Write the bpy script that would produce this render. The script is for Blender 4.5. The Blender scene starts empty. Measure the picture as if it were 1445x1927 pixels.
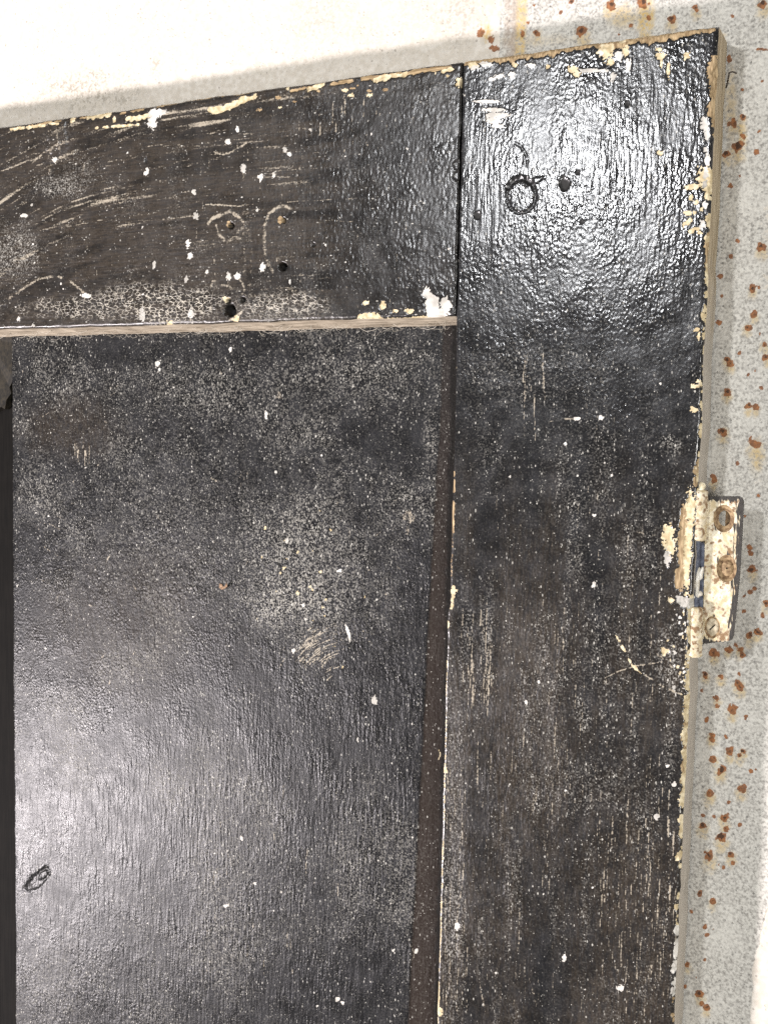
import bpy, bmesh, math, random
import numpy as np
from mathutils import Vector, Matrix
from mathutils.geometry import delaunay_2d_cdt

random.seed(7); RNG = np.random.default_rng(11)
SC = bpy.context.scene
COL = SC.collection

# ------------------------------------------------------------------ camera
# World: X to the right along the door, Y into the wall, Z up.  The door's front face is y = 0,
# its top edge z = 0 and the joint between top rail and hinge stile x = 0.  Metres.
YAW, PITCH, ROLL, FPX = math.radians(26.08), math.radians(4.45), math.radians(-1.25), 2000.0
CAM = np.array([.177756, -.429209, -.156241])
PW, PH = 1445.0, 1927.0
cy, sy = math.cos(YAW), math.sin(YAW)
fwd = np.array([-sy*math.cos(PITCH), cy*math.cos(PITCH), -math.sin(PITCH)])
r0 = np.array([cy, sy, 0.]); d0 = np.cross(fwd, r0)
right = math.cos(ROLL)*r0 + math.sin(ROLL)*d0
down = -math.sin(ROLL)*r0 + math.cos(ROLL)*d0
cd = bpy.data.cameras.new('camera'); cam = bpy.data.objects.new('camera', cd); COL.objects.link(cam)
cd.sensor_fit = 'HORIZONTAL'; cd.sensor_width = 36; cd.lens = 36*FPX/PW
cd.clip_start = .01; cd.clip_end = 50
M = Matrix(((right[0], -down[0], -fwd[0], CAM[0]), (right[1], -down[1], -fwd[1], CAM[1]),
            (right[2], -down[2], -fwd[2], CAM[2]), (0, 0, 0, 1)))
cam.matrix_world = M
SC.camera = cam

# ------------------------------------------------------------------ world and lamps
w = bpy.data.worlds.new("World"); SC.world = w; w.use_nodes = True
w.node_tree.nodes['Background'].inputs[0].default_value = (1.0, .985, .96, 1)
w.node_tree.nodes['Background'].inputs[1].default_value = .13
def lamp(name, loc, target, power, size, col):
    ld = bpy.data.lights.new(name, 'AREA'); ld.shape = 'DISK'; ld.size = size; ld.energy = power; ld.color = col
    o = bpy.data.objects.new(name, ld); COL.objects.link(o); o.location = loc
    o.rotation_euler = (Vector(target)-Vector(loc)).to_track_quat('-Z', 'Y').to_euler()
    return o
lamp('ceiling_lamp', (-.165, -.75, .135), (0, 0, -.15), 3.3, .07, (.97, .98, 1.0))
wl = lamp('work_lamp', (-1.30, -.99, -.90), (-.1, 0, -.25), 64, .13, (1.0, .925, .94)); wl.data.shape = 'ELLIPSE'; wl.data.size_y = .18
lamp('window_lamp', (1.15, -1.25, -.35), (.1, 0, -.3), 20, .5, (1.0, .98, .95))
SC.view_settings.view_transform = 'Standard'; SC.view_settings.look = 'None'
SC.view_settings.exposure = 0; SC.view_settings.gamma = 1
SC.cycles.use_denoising = False

# ------------------------------------------------------------------ survey helper: photo point -> point on a plane
def loc(px, py, depth=0.):
    d = (px-PW/2)/FPX*right + (py-PH/2)/FPX*down + fwd
    t = (depth-CAM[1])/d[1]; P = CAM+t*d
    return P[0], P[2]
TAB = RNG.random((256, 256))
def vn(x, y):
    xi = np.floor(x).astype(int); yi = np.floor(y).astype(int); fx = x-xi; fy = y-yi
    fx = fx*fx*(3-2*fx); fy = fy*fy*(3-2*fy)
    a = TAB[yi & 255, xi & 255]; b = TAB[yi & 255, (xi+1) & 255]; c = TAB[(yi+1) & 255, xi & 255]; d = TAB[(yi+1) & 255, (xi+1) & 255]
    return (a+(b-a)*fx)+((c+(d-c)*fx)-(a+(b-a)*fx))*fy
def fbm(x, y, s, o=3, sx=1., sy_=1., seed=0):
    r = 0; a = .5; t = 0
    for k in range(o):
        r = r+a*vn(x/(s*sx)*2**k+seed*17.3+k*31, y/(s*sy_)*2**k+seed*7.9+k*57); t += a; a *= .5
    return r/t
def sst(a, b, x):
    t = np.clip((x-a)/(b-a), 0, 1); return t*t*(3-2*t)

KEYS = ('chip', 'wood', 'white', 'dust', 'brown', 'scr', 'crack', 'brush', 'dark', 'rust', 'core', 'stain_shade', 'paint')
class Surf:
    """a fine relief grid on a plane y = depth, carrying wear masks"""
    def __init__(s, us, vs, depth):
        s.u, s.v, s.d = np.asarray(us), np.asarray(vs), depth
        s.U, s.V = np.meshgrid(s.u, s.v); s.h = np.zeros_like(s.U); s.ch = {}
    def c(s, k):
        if k not in s.ch: s.ch[k] = np.zeros_like(s.U)
        return s.ch[k]
    def win(s, u0, u1, v0, v1):
        i0, i1 = np.searchsorted(s.u, [u0, u1]); j0, j1 = np.searchsorted(s.v, [v0, v1])
        return slice(j0, j1), slice(i0, i1)
    def L(s, p): return loc(p[0], p[1], s.d)
    def jac(s, p):
        a = np.array(s.L(p)); bx = (np.array(s.L((p[0]+1, p[1])))-a); by = (np.array(s.L((p[0], p[1]+1)))-a)
        return a, np.linalg.inv(np.array([bx, by]).T), .5*(abs(bx[0])+abs(by[1]))
    def blob(s, px, py, rx, ry, key, amt=1., ang=0., rough=.35, soft=.25, ns=None, h=0., mode='max'):
        a, Ji, k = s.jac((px, py)); R = max(rx, ry)*1.7/abs(Ji[0, 0])+.0006; R2 = max(rx, ry)*1.7/abs(Ji[1, 1])+.0006
        w_ = s.win(a[0]-R, a[0]+R, a[1]-R2, a[1]+R2)
        U = s.U[w_]-a[0]; V = s.V[w_]-a[1]
        if U.size == 0: return
        X = Ji[0, 0]*U+Ji[0, 1]*V; Y = Ji[1, 0]*U+Ji[1, 1]*V
        ca, sa = math.cos(ang), math.sin(ang); X, Y = X*ca+Y*sa, -X*sa+Y*ca
        d = np.sqrt((X/rx)**2+(Y/ry)**2)
        ns = ns or max(.0005, .5*min(rx, ry)*k)
        if key == 'chip' and rx < 30 and s.d < .014: ns = min(ns, .0007); rough = max(rough, .85)
        if key == 'white' and rx < 12: ns = .0007; rough = max(rough, .8); q_ = .62+.18*((px*7+py*3) % 1.7); rx *= q_; ry *= q_; amt *= .9
        n = fbm(s.U[w_], s.V[w_], ns, 3, seed=px*.013+py*.007)-.5
        m = sst(1+soft, 1-soft, d+n*2*rough)*amt
        if key == 'h': s.h[w_] += h*m
        else:
            c_ = s.c(key)
            if mode == 'max': c_[w_] = np.maximum(c_[w_], m)
            elif mode == 'sub': c_[w_] = c_[w_]*(1-m)
            else: c_[w_] = c_[w_]+m
            if h: s.h[w_] += h*m
    def stroke(s, pts, wpx, key, amt=1., gap=0., taper=True, h=0., rough=.3, soft=.5):
        P = [np.array(s.L(p)) for p in pts]; k = s.jac(pts[0])[2]; wd = wpx*k*.5
        tot = sum(np.linalg.norm(b-a) for a, b in zip(P, P[1:])) or 1e-6; acc = 0
        sd = pts[0][0]*.031+pts[0][1]*.017
        for a, b in zip(P, P[1:]):
            m0 = np.minimum(a, b)-wd*2.2-.0004; m1 = np.maximum(a, b)+wd*2.2+.0004
            w_ = s.win(m0[0], m1[0], m0[1], m1[1]); U = s.U[w_]; V = s.V[w_]
            ab = b-a; l = np.linalg.norm(ab)
            if U.size == 0 or l < 1e-9: acc += l; continue
            t = np.clip(((U-a[0])*ab[0]+(V-a[1])*ab[1])/l**2, 0, 1)
            D = np.hypot(U-a[0]-t*ab[0], V-a[1]-t*ab[1])
            T = (acc+t*l)/tot
            ww = wd*(1 if not taper else np.clip(4*T*(1-T), 0.15, 1)**.5)
            n = vn(U/(wd*1.3)+sd, V/(wd*1.3)+sd)-.5
            m = sst(1+soft, 1-soft, D/(ww+1e-9)+n*2*rough)*amt
            if gap: m = m*sst(gap-.12, gap+.12, vn((acc+t*l)/(wd*5)+sd*3, np.full_like(t, sd)))
            c_ = s.c(key)
            if key != 'h': c_[w_] = np.maximum(c_[w_], m)
            if h: s.h[w_] += h*m
            acc += l
    def hole(s, px, py, rx, ry, depth, rim=None, ang=0., rough=.25):
        s.blob(px, py, rx, ry, 'h', 1, ang, rough, .2, h=-depth)
        s.blob(px, py, rx*1.05, ry*1.05, 'dark', 1, ang, rough, .2)

def grid_mesh(name, surfs, mats, base, parent=None, skirts=None, extra=None):
    """surfs: list of Surf (material slot 0); skirts: list of (surf, side, back, segments, slot)"""
    VS, FS, MI, AT = [], [], [], {k: [] for k in KEYS}; off = 0
    def add(P, nu, nv, slot, flip, ch=None):
        nonlocal off
        idx = (np.arange(nu*nv).reshape(nv, nu)+off)
        q = np.stack([idx[:-1, :-1], idx[:-1, 1:], idx[1:, 1:], idx[1:, :-1]], -1).reshape(-1, 4)
        if flip: q = q[:, ::-1]
        VS.append(P.reshape(-1, 3)); FS.append(q); MI.append(np.full(len(q), slot))
        for k in KEYS: AT[k].append(ch[k].ravel() if ch and k in ch else np.zeros(nu*nv))
        off += nu*nv
    for s in surfs:
        P = np.stack([getattr(s, 'UU', s.U), s.d-s.h, getattr(s, 'VV', s.V)], -1)
        s.P = P; add(P, len(s.u), len(s.v), 0, False, s.ch)
    for s, side, back, seg, slot, shift in (skirts or []):
        e = {'L': s.P[:, 0], 'R': s.P[:, -1], 'B': s.P[0], 'T': s.P[-1]}[side]
        t = np.linspace(0, 1, seg+1)
        Q = np.stack([e*(1-x)+np.stack([e[:, 0]+shift[0], np.full(len(e), back), e[:, 2]+shift[1]], -1)*x for x in t], 0)
        add(Q, len(e), seg+1, slot, side in 'LT')
    V = np.concatenate(VS).astype(np.float32)-np.array(base, np.float32); F = np.concatenate(FS).astype(np.int32)
    me = bpy.data.meshes.new(name)
    me.vertices.add(len(V)); me.vertices.foreach_set('co', V.ravel())
    me.loops.add(F.size); me.loops.foreach_set('vertex_index', F.ravel())
    me.polygons.add(len(F)); me.polygons.foreach_set('loop_start', np.arange(0, F.size, 4, dtype=np.int32))
    me.polygons.foreach_set('loop_total', np.full(len(F), 4, np.int32))
    me.polygons.foreach_set('material_index', np.concatenate(MI).astype(np.int32))
    me.polygons.foreach_set('use_smooth', np.ones(len(F), bool))
    for k in KEYS:
        a = np.concatenate(AT[k]).astype(np.float32)
        if a.any():
            at = me.attributes.new(k, 'FLOAT', 'POINT'); at.data.foreach_set('value', np.clip(a, 0, 1))
    for m in mats: me.materials.append(m)
    me.update(calc_edges=True)
    o = bpy.data.objects.new(name, me); COL.objects.link(o)
    if parent: o.parent = parent
    else: o.location = base
    return o

def bm_obj(name, bm, mat, parent=None, smooth=False):
    me = bpy.data.meshes.new(name); bm.to_mesh(me); bm.free()
    for m in (mat if isinstance(mat, list) else [mat]): me.materials.append(m)
    if smooth: me.polygons.foreach_set('use_smooth', np.ones(len(me.polygons), bool))
    o = bpy.data.objects.new(name, me); COL.objects.link(o)
    if parent: o.parent = parent
    return o

# ------------------------------------------------------------------ materials
class NT:
    def __init__(s, name):
        s.m = bpy.data.materials.new(name); s.m.use_nodes = True; s.t = s.m.node_tree; s.n = s.t.nodes
        s.b = s.n['Principled BSDF']; s.tc = s.n.new('ShaderNodeTexCoord').outputs['Object']
    def ln(s, a, b): s.t.links.new(a, b)
    def put(s, sock, v):
        if isinstance(v, (int, float)): sock.default_value = v
        elif isinstance(v, tuple): sock.default_value = (*v, 1) if len(v) == 3 and sock.type == 'RGBA' else v
        else: s.ln(v, sock)
    def attr(s, k):
        a = s.n.new('ShaderNodeAttribute'); a.attribute_name = k; return a.outputs['Fac']
    def mp(s, sc=(1, 1, 1), rot=(0, 0, 0)):
        m = s.n.new('ShaderNodeMapping'); s.ln(s.tc, m.inputs[0]); m.inputs['Scale'].default_value = sc; m.inputs['Rotation'].default_value = rot; return m.outputs[0]
    def noise(s, mm, detail=2, sc=(1, 1, 1), rough=.5, dist=0, rot=(0, 0, 0)):
        t = s.n.new('ShaderNodeTexNoise'); t.inputs['Scale'].default_value = 1000/mm; t.inputs['Detail'].default_value = detail
        t.inputs['Roughness'].default_value = rough; t.inputs['Distortion'].default_value = dist; s.ln(s.mp(sc, rot), t.inputs['Vector']); return t.outputs['Fac']
    def vor(s, mm, feat='F1', sc=(1, 1, 1), vec=None):
        t = s.n.new('ShaderNodeTexVoronoi'); t.feature = feat; t.inputs['Scale'].default_value = 1000/mm; s.ln(vec or s.mp(sc), t.inputs['Vector']); return t
    def ma(s, op, a, b=0., c=0.):
        t = s.n.new('ShaderNodeMath'); t.operation = op
        for i, v in enumerate((a, b, c)): s.put(t.inputs[i], v)
        return t.outputs[0]
    def step(s, x, a, b):
        t = s.n.new('ShaderNodeMapRange'); t.interpolation_type = 'SMOOTHSTEP'; s.put(t.inputs[0], x); s.put(t.inputs[1], a); s.put(t.inputs[2], b); return t.outputs[0]
    def mix(s, f, a, b):
        t = s.n.new('ShaderNodeMix'); t.data_type = 'RGBA'; s.put(t.inputs[0], f); s.put(t.inputs[6], a); s.put(t.inputs[7], b); return t.outputs[2]
    def bump(s, h, dist, st=1., nrm=None):
        t = s.n.new('ShaderNodeBump'); t.inputs['Strength'].default_value = st; t.inputs['Distance'].default_value = dist; s.ln(h, t.inputs['Height'])
        if nrm: s.ln(nrm, t.inputs['Normal'])
        return t.outputs[0]

def black_paint(name, vert=1., peel=1., fine=1., rbase=.34, dustk=1., tint=(.0085, .0085, .0092), grain='v', spec=.5, psize=1.):
    t = NT(name)
    gv = (1, 1, .16) if grain == 'v' else (.12, 1, 1)
    dust = t.attr('dust'); brown = t.attr('brown'); scr = t.attr('scr'); brush = t.attr('brush')
    n1 = t.noise(9, 3); n2 = t.noise(2.4, 3); n3 = t.noise(.9, 2); ng = t.noise(.75, 2, gv); nf = t.noise(.42, 2)
    # colour
    base = t.mix(t.step(n1, .35, .7), tint, tuple(c*1.9 for c in tint))
    bf = t.ma('MULTIPLY', brown, t.step(t.ma('ADD', ng, t.ma('MULTIPLY', n2, .5)), .55, .9))
    base = t.mix(bf, base, (.045, .034, .023))
    base = t.mix(t.ma('MULTIPLY', brown, .55), base, (.022, .017, .013))
    base = t.mix(t.attr('stain_shade'), base, (.019, .012, .008))  # on the panel this mask colours in the recess shade
    # dusty film that sits in the hollows of the paint, with light grains on top
    film = t.ma('MULTIPLY', t.step(t.ma('ADD', t.ma('MULTIPLY', n3, .75), t.ma('MULTIPLY', n2, .25)), .48, .60), t.ma('ADD', t.ma('MULTIPLY', t.ma('MULTIPLY', dust, t.ma('ADD', .45, t.ma('MULTIPLY', dust, .5))), .85), .035*dustk))
    base = t.mix(film, base, (.30, .285, .25))
    for mm, r, k in ((1.0, .34, .5), (2.1, .22, .16), (.7, .38, .5)):
        v = t.vor(mm, sc=((1, 1, .45) if grain == 'v' else (.45, 1, 1)) if mm == 1.0 else (1, 1, .8)); rnd = t.ma('FRACT', t.ma('MULTIPLY', v.outputs['Color'], 7.31))
        on = t.ma('GREATER_THAN', rnd, t.ma('SUBTRACT', .984-.045*dustk, t.ma('MULTIPLY', dust, k)))
        sp = t.ma('MULTIPLY', on, t.step(v.outputs['Distance'], r, r*.55))
        rn2 = t.ma('FRACT', t.ma('MULTIPLY', v.outputs['Color'], 53.7)); sp = t.ma('MULTIPLY', sp, t.ma('ADD', .22, t.ma('MULTIPLY', rn2, .78)))
        sp = t.ma('MULTIPLY', sp, t.ma('ADD', .25, t.ma('MULTIPLY', t.step(n2, .3, .7), .75)))
        base = t.mix(sp, base, (.58, .56, .50))
    sc_ = t.step(t.ma('ADD', scr, t.ma('MULTIPLY', t.ma('SUBTRACT', t.ma('ADD', t.ma('MULTIPLY', n3, .6), t.ma('MULTIPLY', ng, .4)), .5), 2.2)), .30, .95)
    base = t.mix(t.ma('MULTIPLY', sc_, t.step(scr, .03, .2)), base, (.36, .315, .245))
    wv = t.n.new('ShaderNodeTexNoise'); wv.inputs['Scale'].default_value = 420; wv.inputs['Detail'].default_value = 3; t.ln(t.tc, wv.inputs['Vector'])
    va = t.n.new('ShaderNodeVectorMath'); va.operation = 'MULTIPLY_ADD'; t.ln(wv.outputs['Color'], va.inputs[0]); va.inputs[1].default_value = (.0022, .0022, .0022); t.ln(t.mp((.75, 1, 1.3)), va.inputs[2])
    cv = t.vor(2.0, 'DISTANCE_TO_EDGE', vec=va.outputs[0]); crk = t.ma('MULTIPLY', t.attr('crack'), t.ma('MULTIPLY', t.step(cv.outputs['Distance'], .11, .02), t.step(n2, .36, .58)))
    base = t.mix(crk, base, (.52, .475, .39))
    wood = t.mix(t.step(ng, .3, .75), (.20, .13, .06), (.46, .34, .19))
    cream = t.mix(t.step(n2, .35, .7), (.43, .34, .19), (.68, .59, .40))
    e = t.ma('SUBTRACT', t.ma('ADD', t.ma('MULTIPLY', t.noise(.8, 3), .6), t.ma('MULTIPLY', t.noise(3, 3), .4)), .5)
    def edged(k, s=1.7): return t.step(t.ma('ADD', t.attr(k), t.ma('MULTIPLY', e, s)), .38, .55)
    wd, cp, wh = edged('wood'), edged('chip'), edged('white')
    col = t.mix(wd, base, wood); col = t.mix(cp, col, cream); col = t.mix(wh, col, t.mix(t.step(n1, .35, .65), (.36, .34, .30), (.68, .65, .59)))
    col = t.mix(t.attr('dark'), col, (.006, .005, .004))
    t.ln(col, t.b.inputs['Base Color'])
    bare = t.ma('MAXIMUM', t.ma('MAXIMUM', wd, cp), t.ma('MAXIMUM', t.ma('MULTIPLY', wh, .7), t.attr('dark')))
    ro = t.ma('ADD', rbase, t.ma('ADD', t.ma('MULTIPLY', t.ma('SUBTRACT', n1, .5), .26), t.ma('MULTIPLY', t.ma('SUBTRACT', .5, t.noise(24, 3)), .25)))
    ro = t.ma('ADD', ro, t.ma('MULTIPLY', t.ma('ADD', film, t.ma('MULTIPLY', brown, .35)), .4))
    ro = t.ma('MAXIMUM', t.ma('ADD', ro, t.ma('MULTIPLY', t.attr('stain_shade'), .35)), t.ma('MULTIPLY', bare, .75)); t.ln(ro, t.b.inputs['Roughness'])
    t.b.inputs['Specular IOR Level'].default_value = spec
    n0 = t.noise(24, 3)
    # relief: orange peel, brush lines along the grain, fine grit
    pe = t.noise(2.3*psize, 1, (1, 1, .72), rough=.4); pe2 = t.noise(1.2*psize, 0, (1, 1, .72))
    pl = t.ma('ADD', t.ma('MULTIPLY', pe, .5), t.ma('MULTIPLY', pe2, .5))
    bv = t.noise(1.5, 1, gv)
    pl = t.ma('ADD', t.ma('MULTIPLY', pl, t.ma('SUBTRACT', 1.0, t.ma('MULTIPLY', brush, .6))), t.ma('MULTIPLY', bv, t.ma('ADD', .35*vert, t.ma('MULTIPLY', brush, .6))))
    pl = t.ma('MULTIPLY', pl, t.ma('ADD', .62, t.ma('MULTIPLY', t.step(n0, .36, .62), .6)))
    nb = t.bump(pl, .00034*peel)
    nb = t.bump(nf, .00008*fine, nrm=nb)
    nb = t.bump(t.ma('MAXIMUM', crk, t.ma('MAXIMUM', wd, cp)), -.00012, nrm=nb)
    t.ln(nb, t.b.inputs['Normal'])
    return t.m

M_STILE = black_paint('black_gloss_paint_stile', vert=.85, peel=.74, fine=.4, rbase=.19, spec=.6, psize=.82)
M_RAIL = black_paint('black_gloss_paint_rail', vert=.6, peel=.8, fine=.4, rbase=.25, dustk=.4, grain='h', tint=(.0115, .0105, .010))
M_PANEL = black_paint('black_paint_panel', vert=.6, peel=1.0, fine=1.1, rbase=.31, dustk=1.15, spec=.125, psize=.74, tint=(.0095, .0095, .0102))

def raw_wood(name, a, b, grain=(1, 1, .06), rough=.75, patch=None, spec=.3):
    t = NT(name); g = t.noise(1.1, 4, grain); n = t.noise(9, 3); f = t.noise(.5, 2)
    c = t.mix(t.step(t.ma('ADD', t.ma('MULTIPLY', g, .7), t.ma('MULTIPLY', n, .3)), .35, .65), a, b)
    if patch: c = patch(t, c, g, n)
    c = t.mix(t.step(f, .62, .75), c, tuple(x*.55 for x in a))
    t.ln(c, t.b.inputs['Base Color']); t.b.inputs['Roughness'].default_value = rough; t.b.inputs['Specular IOR Level'].default_value = spec
    t.ln(t.bump(t.ma('ADD', g, t.ma('MULTIPLY', f, .3)), .0002), t.b.inputs['Normal']); return t.m
def side_patch(t, c, g, n):
    # fresh tan wood near the top corner, dusty grey further down
    sp = t.n.new('ShaderNodeSeparateXYZ'); t.ln(t.tc, sp.inputs[0]); z = sp.outputs[2]
    fresh = t.step(t.ma('ADD', z, t.ma('MULTIPLY', n, .05)), DOOR_H-.105, DOOR_H-.055)
    return t.mix(fresh, c, t.mix(t.step(g, .35, .65), (.25, .195, .12), (.44, .37, .26)))
DOOR_H = .92
M_SIDE = raw_wood('weathered_edge_wood', (.33, .30, .255), (.44, .405, .35), patch=side_patch)
M_UNDER = raw_wood('pale_dusty_wood', (.22, .18, .13), (.52, .445, .34), (.07, 1, 1))
M_DARKEDGE = raw_wood('dark_edge_paint', (.005, .0045, .004), (.008, .007, .006), spec=.05)
M_MUNTIN = raw_wood('groove_edge_paint', (.005, .0045, .004), (.008, .007, .006), spec=.05)
M_STUMP = raw_wood('mouldy_raw_wood', (.006, .005, .003), (.028, .022, .013), (1, 1, .5))

def wall_material():
    t = NT('wall_surface')
    rust, core, stain_shade, paint = t.attr('rust'), t.attr('core'), t.attr('stain_shade'), t.attr('paint')
    n0 = t.noise(16, 4); n1 = t.noise(3.2, 4); n2 = t.noise(1.8, 3); n3 = t.noise(1.0, 2)
    g = t.ma('ADD', t.ma('MULTIPLY', n2, .5), t.ma('MULTIPLY', n3, .5))
    grey = t.mix(t.step(g, .34, .60), (.27, .255, .23), (.63, .61, .555))
    grey = t.mix(t.ma('MULTIPLY', t.step(n1, .50, .72), .55), grey, (.475, .455, .415))
    grey = t.mix(t.ma('MULTIPLY', t.step(n0, .48, .68), .45), grey, (.70, .68, .62))
    pin = t.vor(1.7); on = t.ma('GREATER_THAN', t.ma('FRACT', t.ma('MULTIPLY', pin.outputs['Color'], 5.7)), .80)
    pit = t.ma('MULTIPLY', on, t.step(pin.outputs['Distance'], .30, .14)); grey = t.mix(t.ma('MULTIPLY', pit, .5), grey, (.16, .155, .15))
    wt = t.mix(t.step(n1, .35, .7), (.58, .53, .455), (.71, .665, .595))
    wt = t.mix(t.ma('MULTIPLY', t.step(t.ma('ADD', t.ma('MULTIPLY', n0, .6), t.ma('MULTIPLY', n2, .4)), .5, .66), .25), wt, (.52, .485, .39))
    pin2 = t.vor(4.5); on2 = t.ma('GREATER_THAN', t.ma('FRACT', t.ma('MULTIPLY', pin2.outputs['Color'], 5.7)), .62)
    wt = t.mix(t.ma('MULTIPLY', t.ma('MULTIPLY', on2, t.step(pin2.outputs['Distance'], .16, .06)), .6), wt, (.20, .17, .14))
    dirt = t.ma('MULTIPLY', t.attr('dust'), t.step(t.ma('ADD', t.ma('MULTIPLY', n1, .45), t.ma('MULTIPLY', g, .55)), .44, .60))
    wt = t.mix(t.ma('MULTIPLY', dirt, .85), wt, (.27, .235, .18))
    e = t.ma('MULTIPLY', t.ma('SUBTRACT', n2, .5), .8)
    pf = t.step(t.ma('ADD', paint, e), .42, .58)
    c = t.mix(pf, grey, wt)
    c = t.mix(t.ma('MULTIPLY', stain_shade, t.step(t.ma('ADD', g, t.ma('MULTIPLY', n1, .4)), .50, .82)), c, (.55, .37, .10))
    c = t.mix(t.ma('MULTIPLY', t.attr('brown'), t.step(n1, .3, .6)), c, (.36, .27, .20))
    c = t.mix(t.ma('MULTIPLY', t.step(t.ma('ADD', rust, e), .30, .62), .93), c, t.mix(t.step(n2, .3, .7), (.34, .125, .033), (.15, .052, .017)))
    c = t.mix(t.step(t.ma('ADD', core, e), .38, .66), c, (.07, .033, .017))
    t.ln(c, t.b.inputs['Base Color']); t.b.inputs['Roughness'].default_value = .8
    h = t.ma('ADD', t.ma('MULTIPLY', n1, .3), t.ma('MULTIPLY', g, t.ma('SUBTRACT', 1.0, t.ma('MULTIPLY', pf, .7))))
    nb = t.bump(t.ma('SUBTRACT', h, t.ma('MULTIPLY', pit, .5)), .00035); t.ln(nb, t.b.inputs['Normal']); return t.m
M_WALL = wall_material()

# ------------------------------------------------------------------ things
def thing(name, label, cat, base, group=None):
    o = bpy.data.objects.new(name, None); COL.objects.link(o); o.location = base; o.empty_display_size = .05
    o['label'] = label; o['category'] = cat
    if group: o['group'] = group
    return o
TH = .020; WALL_Y = .0215; REC = .012; RAIL = .1085
BASE = (-.32, TH/2, -DOOR_H)
def span(a, b, d): return np.linspace(a, b, max(2, int(round((b-a)/d))+1))
def edge_relief(s, sides, r=.0016, dep=.0011):
    """worn, rounded arrises"""
    for sd in sides:
        d = {'L': s.U-s.u[0], 'R': s.u[-1]-s.U, 'B': s.V-s.v[0], 'T': s.v[-1]-s.V}[sd]
        n = .5+fbm(s.U, s.V, .004, 3, seed=3+ord(sd))
        s.h -= dep*np.clip(1-d/(r*n), 0, 1)**2
def warp(s, L=None, R=None, T=None, B=None, fall=.004):
    """ragged outline: move the rim in its own plane"""
    s.UU, s.VV = s.U.copy(), s.V.copy()
    def fo(d): return np.clip(1-d/fall, 0, 1)
    if L is not None: s.UU += L(s.V)*fo(s.U-s.u[0])
    if R is not None: s.UU += R(s.V)*fo(s.u[-1]-s.U)
    if T is not None: s.VV += T(s.U)*fo(s.v[-1]-s.V)
    if B is not None: s.VV += B(s.U)*fo(s.V-s.v[0])
def rag(amp, sc, seed):
    return lambda x: amp*2*(fbm(x, np.zeros_like(x)+seed*1.37, sc, 4, seed=seed)-.5)

# ---- wall -----------------------------------------------------------------
RUST = [(1150,8,11),(1210,4,13),(1094,57,12),(1010,60,8),(983,63,6),(1265,35,9),(1310,15,8),(1436,5,10),(1075,3,6),(993,42,3),(1055,22,4),(1187,47,5),(1220,33,5),(1165,64,3),
 (1005,8,3),(1378,30,4),(1398,220,7),(1381,230,8),(1370,233,5),(1387,275,12),(1366,289,8),(1397,255,5),(1434,152,4),(1397,167,4),(1430,246,5),(1424,285,5),(1392,330,3),(1374,347,6),(1432,464,9),(1388,453,5),(1375,482,5),
 (1355,520,5),(1415,543,7),(1428,541,5),(1358,556,4),(1419,591,7),(1353,606,6),(1407,615,7),(1430,629,5),(1391,664,5),(1439,648,7),(1441,672,7),(1369,677,7),(1374,684,7),(1420,698,4),(1408,704,4),(1432,731,4),(1368,737,8),(1409,762,7),(1423,765,7),(1359,811,9),(1421,832,12),(1372,857,0),(1388,872,4),(1343,898,6),
 (1343,904,7),(1427,932,4),(1402,971,3),(1410,1029,6),(1413,1041,5),(1415,1073,8),(1411,1113,5),(1419,1108,5),(1400,1122,4),(1442,1136,7),(1400,1151,5),(1435,1159,5),(1410,1196,8),(1426,1190,8),(1343,1229,8),(1352,1233,5),(1372,1221,7),(1386,1215,6),(1393,1222,7),(1397,1233,6),(1327,1270,7),(1356,1272,8),(1391,1268,4),
 (1388,1286,8),(1393,1293,8),(1348,1316,7),(1350,1329,5),(1378,1336,9),(1403,1351,5),(1330,1355,5),(1320,1300,5),(1341,1385,8),(1341,1393,5),(1365,1385,5),(1343,1427,7),(1373,1415,8),(1398,1414,7),(1392,1422,7),(1357,1449,10),(1413,1451,4),(1422,1449,3),(1396,1484,9),(1335,1494,9),
 (1371,1510,5),(1322,1535,4),(1344,1537,5),(1364,1541,9),(1323,1553,9),(1392,1553,4),(1366,1559,6),(1356,1576,11),(1334,1610,11),(1374,1609,8),(1379,1624,5),(1361,1633,4),(1352,1628,2),(1317,1682,6),(1340,1697,7),(1301,1715,5),(1326,1746,6),(1330,1760,5),(1342,1750,2),(1326,1807,4),(1294,1816,7),(1310,1840,3),(1289,1858,4),(1316,1871,8),(1321,1890,5),(1330,1897,7)]
BX = [.1280, .1312, .1332, .1362, .1390, .155, .19]
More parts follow.
